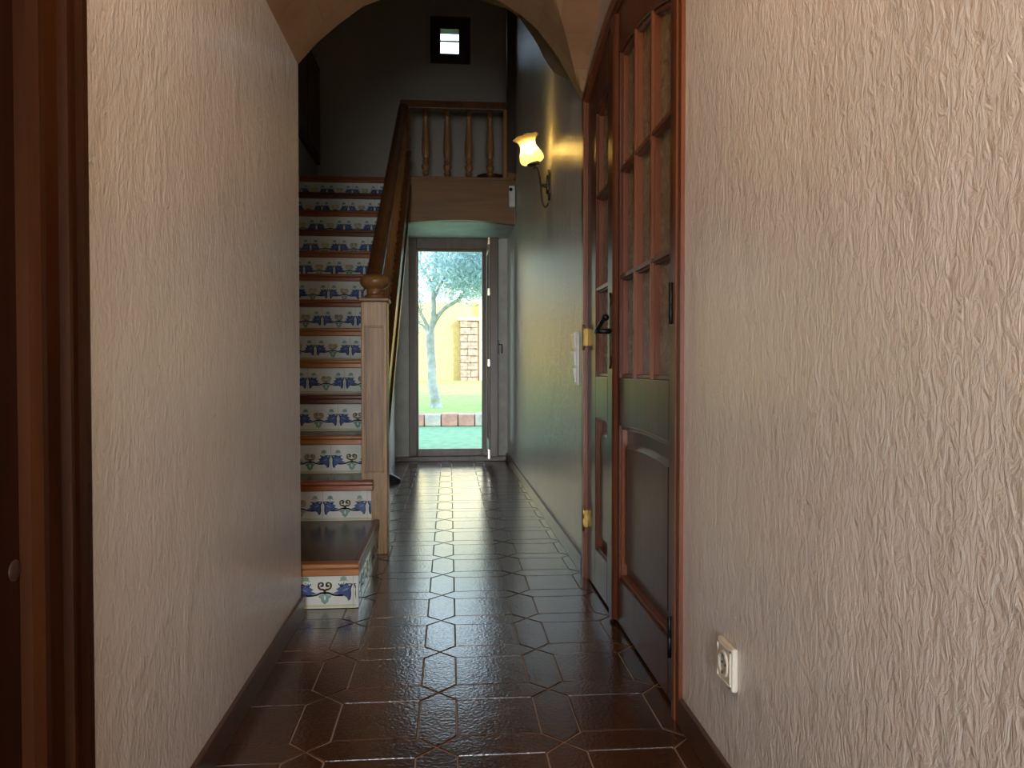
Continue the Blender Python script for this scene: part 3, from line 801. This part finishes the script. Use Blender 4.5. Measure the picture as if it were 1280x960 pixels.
# ------------------------------------------------------------------ garden
g = MB(); g.box(-30,30,YF+.36,11.62,-.1,-.012)
struct('ground_turf', g, M['turf'], 'green artificial turf outside the door')
g = MB()
V=[];F=[];nx2=12;ny2=20
def gz(y): return .17+ (0 if y<13 else min(1,(y-13)/12)*.30)
for j in range(ny2+1):
    for i in range(nx2+1):
        y=11.86+(60-11.86)*(j/ny2)**1.6; V.append((-30+60*i/nx2,y,gz(y)))
for j in range(ny2):
    for i in range(nx2): F.append((j*(nx2+1)+i,j*(nx2+1)+i+1,(j+1)*(nx2+1)+i+1,(j+1)*(nx2+1)+i))
g.add(V,F,0,True)
struct('ground_lawn', g, M['lawn'], 'sunlit lawn sloping up to the ochre garden wall')
g = MB(); g.box(-30,30,11.62,12.05,-.1,.165); struct('ground_bed', g, M['earth_dry'])
NP=['leftmost in view, left of the tree trunk','directly below the tree trunk','just right of the tree trunk','middle of the row, right of the trunk','rightmost in view, next to the open door leaf']
for k in range(5):
    x=-.62+.25*k*1.0; w_=.238
    p=MB(); z1_=.185+random.uniform(-.012,.012)
    p.box(x,x+w_,11.48,11.625,-.012,z1_, b=.02)
    o=p.build('kerb_stone', M['kerb'][[0,1,0,0,1,0][k]], None, origin=(x+w_/2,11.55,-.012))
    tag(o, ['pinkish','pale','pinkish','pinkish','pale','pinkish'][k]+' garden edging stone, '+NP[k], 'edging stone', 'edging stones between turf and lawn')
g = MB(); g.box(-14,14,25,25.3,.2,3.0)
tag(g.build('garden_wall', M['ochre'], None, origin=(0,25.15,.3)), 'sunlit ochre yellow garden wall behind the tree', 'wall')
gp = thing('stone_pillar', (.62,24.8,.4), 'rough stone pillar right of the tree in front of the ochre wall', 'pillar')
g = MB()
for r_ in range(9):
    for c_ in range(2):
        xx=.34+c_*.29+(.05 if r_%2 else 0)*(1 if c_ else 0); g.box(.34+c_*(.28+(.06 if r_%2 else -.04)), .62+c_*.28+(.06-.10*(r_%2==0) if c_==0 else 0), 24.55+random.uniform(0,.04),25.0,.35+r_*.225,.35+(r_+1)*.225-.012, b=.02)
g.build('stonework', M['rubble'], gp)
g = MB(); g.box(.28,.98,24.5,25.0,.35+9*.225,.35+9*.225+.10, b=.02); g.build('coping', M['kerb'][1], gp)
g = MB(); g.box(.96,1.12,24.6,24.76,.3,5.0)
tag(g.build('white_post', M['cream'], None, origin=(1.04,24.7,.3)), 'tall pale post beside the stone pillar at the right door edge', 'post')
H_ = thing('floor_glow_house', (0,36,0), 'added cream house facade behind the garden wall, mirrored as the floor glow', 'house')  # added so its sunlit face gives the yellow glow on the floor
g = MB(); g.box(-16,16,36,40,0,9.3); g.build('facade', M['cream'], H_)
g = MB(); g.prism([(35.6,9.3),(40.2,9.3),(40.2,10.2)], 'x', -16.4, 16.4); g.build('roof', M['clay'], H_)
# tree
T = thing('olive_tree', (-.24,13.3,.17), 'slender pale-barked tree with silvery leaves seen through the garden door', 'tree')
tb = MB()
def P3(u,v,y=13.3): return Vector(((u-562)*y/960, y, .86+(460-v)*y/960))
# outline measured once in metres: trunk and main limbs
trunk=[(-.235,13.3,.15),(-.24,13.3,.24),(-.265,13.28,.42),(-.30,13.3,.62),(-.305,13.32,.9),(-.32,13.3,1.15),(-.33,13.28,1.45)]
tb.tube(smooth_curve(trunk,4), [.135]*2+[.12,.11,.10,.095,.092,.09]+[.085]*4+[.08]*4+[.078]*4+[.075]*5+[.07]*2, 12)
limbs=[[(-.33,13.28,1.40),(-.27,13.25,1.75),(-.27,13.2,2.2),(-.22,13.15,2.8),(-.2,13.1,3.6)],
 [(-.33,13.28,1.45),(-.24,13.3,1.68),(-.08,13.2,1.88),(.18,13.1,2.05),(.42,13.05,2.38),(.72,13,2.8)],
 [(-.33,13.28,1.42),(-.40,13.3,1.62),(-.52,13.3,1.85),(-.72,13.3,2.15)],
 [(-.25,13.2,2.15),(-.36,13.1,2.4),(-.50,13.0,2.62),(-.66,13,3.1)],
 [(-.26,13.2,2.05),(-.12,13.3,2.35),(.06,13.4,2.62),(.3,13.5,2.85)],
 [(-.33,13.3,1.38),(-.44,13.4,1.58),(-.60,13.4,1.66)],
 [(.18,13.1,2.05),(.30,13.0,2.10),(.55,12.95,2.30)],
 [(-.27,13.2,2.2),(-.05,13.1,2.7),(.05,13.0,3.3),(.2,13,3.9)],
 [(-.50,13.0,2.62),(-.45,12.9,3.0),(-.40,12.9,3.6)]]
rr=[.055,.048,.04,.03,.03,.028,.022,.03,.022]
ends=[]
for L_,r_ in zip(limbs,rr):
    c_=smooth_curve(L_,5); tb.tube(c_, [r_*(1-.65*i/len(c_)) for i in range(len(c_))], 8); ends+=c_[len(c_)//2:]
for k in range(70):
    e=random.choice(ends); d_=Vector((random.uniform(-1,1),random.uniform(-.8,.8),random.uniform(-.1,1))).normalized()*random.uniform(.25,.6)
    tb.tube([e,e+d_*.5+Vector((0,0,.03)),e+d_],[.009,.006,.003],5); ends.append(e+d_)
tb.build('trunk', M['bark'], T)
lv=MB(); V=[];F=[]
def leafcluster(c,n,s):
    for _ in range(n):
        p_=c+Vector((random.gauss(0,s),random.gauss(0,s),random.gauss(0,s)))
        a=Vector((random.uniform(-1,1),random.uniform(-1,1),random.uniform(-1,1))).normalized(); b_=a.orthogonal().normalized()
        l=random.uniform(.03,.06); w_=l*.34; k=len(V)
        V.extend([p_-a*l,p_+b_*w_,p_+a*l,p_-b_*w_]); F.append((k,k+1,k+2,k+3))
for k in range(210):
    x=random.uniform(-1.9,1.9); y=13.2+random.uniform(-1.2,1.2); z=random.uniform(2.15,3.25)
    if random.random()<.45 and z<2.7 and x<.1: continue
    leafcluster(Vector((x,y,z)),46,.15)
for k in range(190):
    leafcluster(Vector((random.uniform(-.1,1.2),13+random.uniform(-1,1),random.uniform(2.2,3.2))),46,.13)
for e in ends[::2]: leafcluster(e,14,.10)
lv.add(V,F,0,False); fo=lv.build('foliage', M['leaf'], T); fo['kind']='stuff'

# ------------------------------------------------------------------ light
wd = bpy.data.worlds.new('World'); sc.world = wd; wd.use_nodes = True; nt = wd.node_tree
bg = nt.nodes['Background']; tc = nt.nodes.new('ShaderNodeTexCoord'); sx = nt.nodes.new('ShaderNodeSeparateXYZ')
nt.links.new(tc.outputs['Generated'], sx.inputs[0])
rp_ = nt.nodes.new('ShaderNodeValToRGB'); e = rp_.color_ramp.elements
e[0].position=0; e[0].color=(.95,.95,.88,1); e[1].position=.7; e[1].color=(.42,.66,1.0,1)
q_=e.new(.25); q_.color=(.72,.86,1.0,1)
nt.links.new(sx.outputs['Z'], rp_.inputs[0]); nt.links.new(rp_.outputs[0], bg.inputs[0]); bg.inputs[1].default_value = 5.0
def light(name, kind, loc, energy, color, rot=None, **kw):
    l = bpy.data.lights.new(name, kind); l.energy = energy; l.color = color
    for a, v_ in kw.items(): setattr(l, a, v_)
    o = bpy.data.objects.new(name, l); COL.objects.link(o); o.location = loc
    if rot: o.rotation_euler = rot
    return o
s = light('sun', 'SUN', (0,0,10), 6.5, (1,.93,.76)); s.data.angle = R(.6)
s.rotation_euler = Vector((-.55,1,-.52)).to_track_quat('-Z','Y').to_euler()
light('back_fill_light', 'AREA', (-.14,YB+.05,.78), 74, (.93,.95,1), (R(90),0,0), shape='RECTANGLE', size=.65, size_y=1.25)  # unseen fill light added behind the camera, at the back opening
light('ceiling_lamp', 'POINT', (-.12,.85,2.10), 15.5, (1,.75,.49), shadow_soft_size=.15)
light('landing_window_daylight', 'AREA', (.01,YF+.0,3.85), .1, (.6,.75,1), (R(90),0,R(180)), shape='RECTANGLE', size=.16, size_y=.2)

# ------------------------------------------------------------------ camera
cam = bpy.data.cameras.new('camera'); co = bpy.data.objects.new('camera', cam); COL.objects.link(co)
co.location = (0,0,.86); co.rotation_euler = (R(90-1.19),0,R(-4.65)); cam.lens = 27; cam.sensor_width = 36; cam.clip_start = .02; cam.clip_end = 300
sc.camera = co
vs = sc.view_settings; vs.view_transform = 'Standard'; vs.look = 'None'; vs.exposure = 0; vs.gamma = 1; vs.use_curve_mapping = False
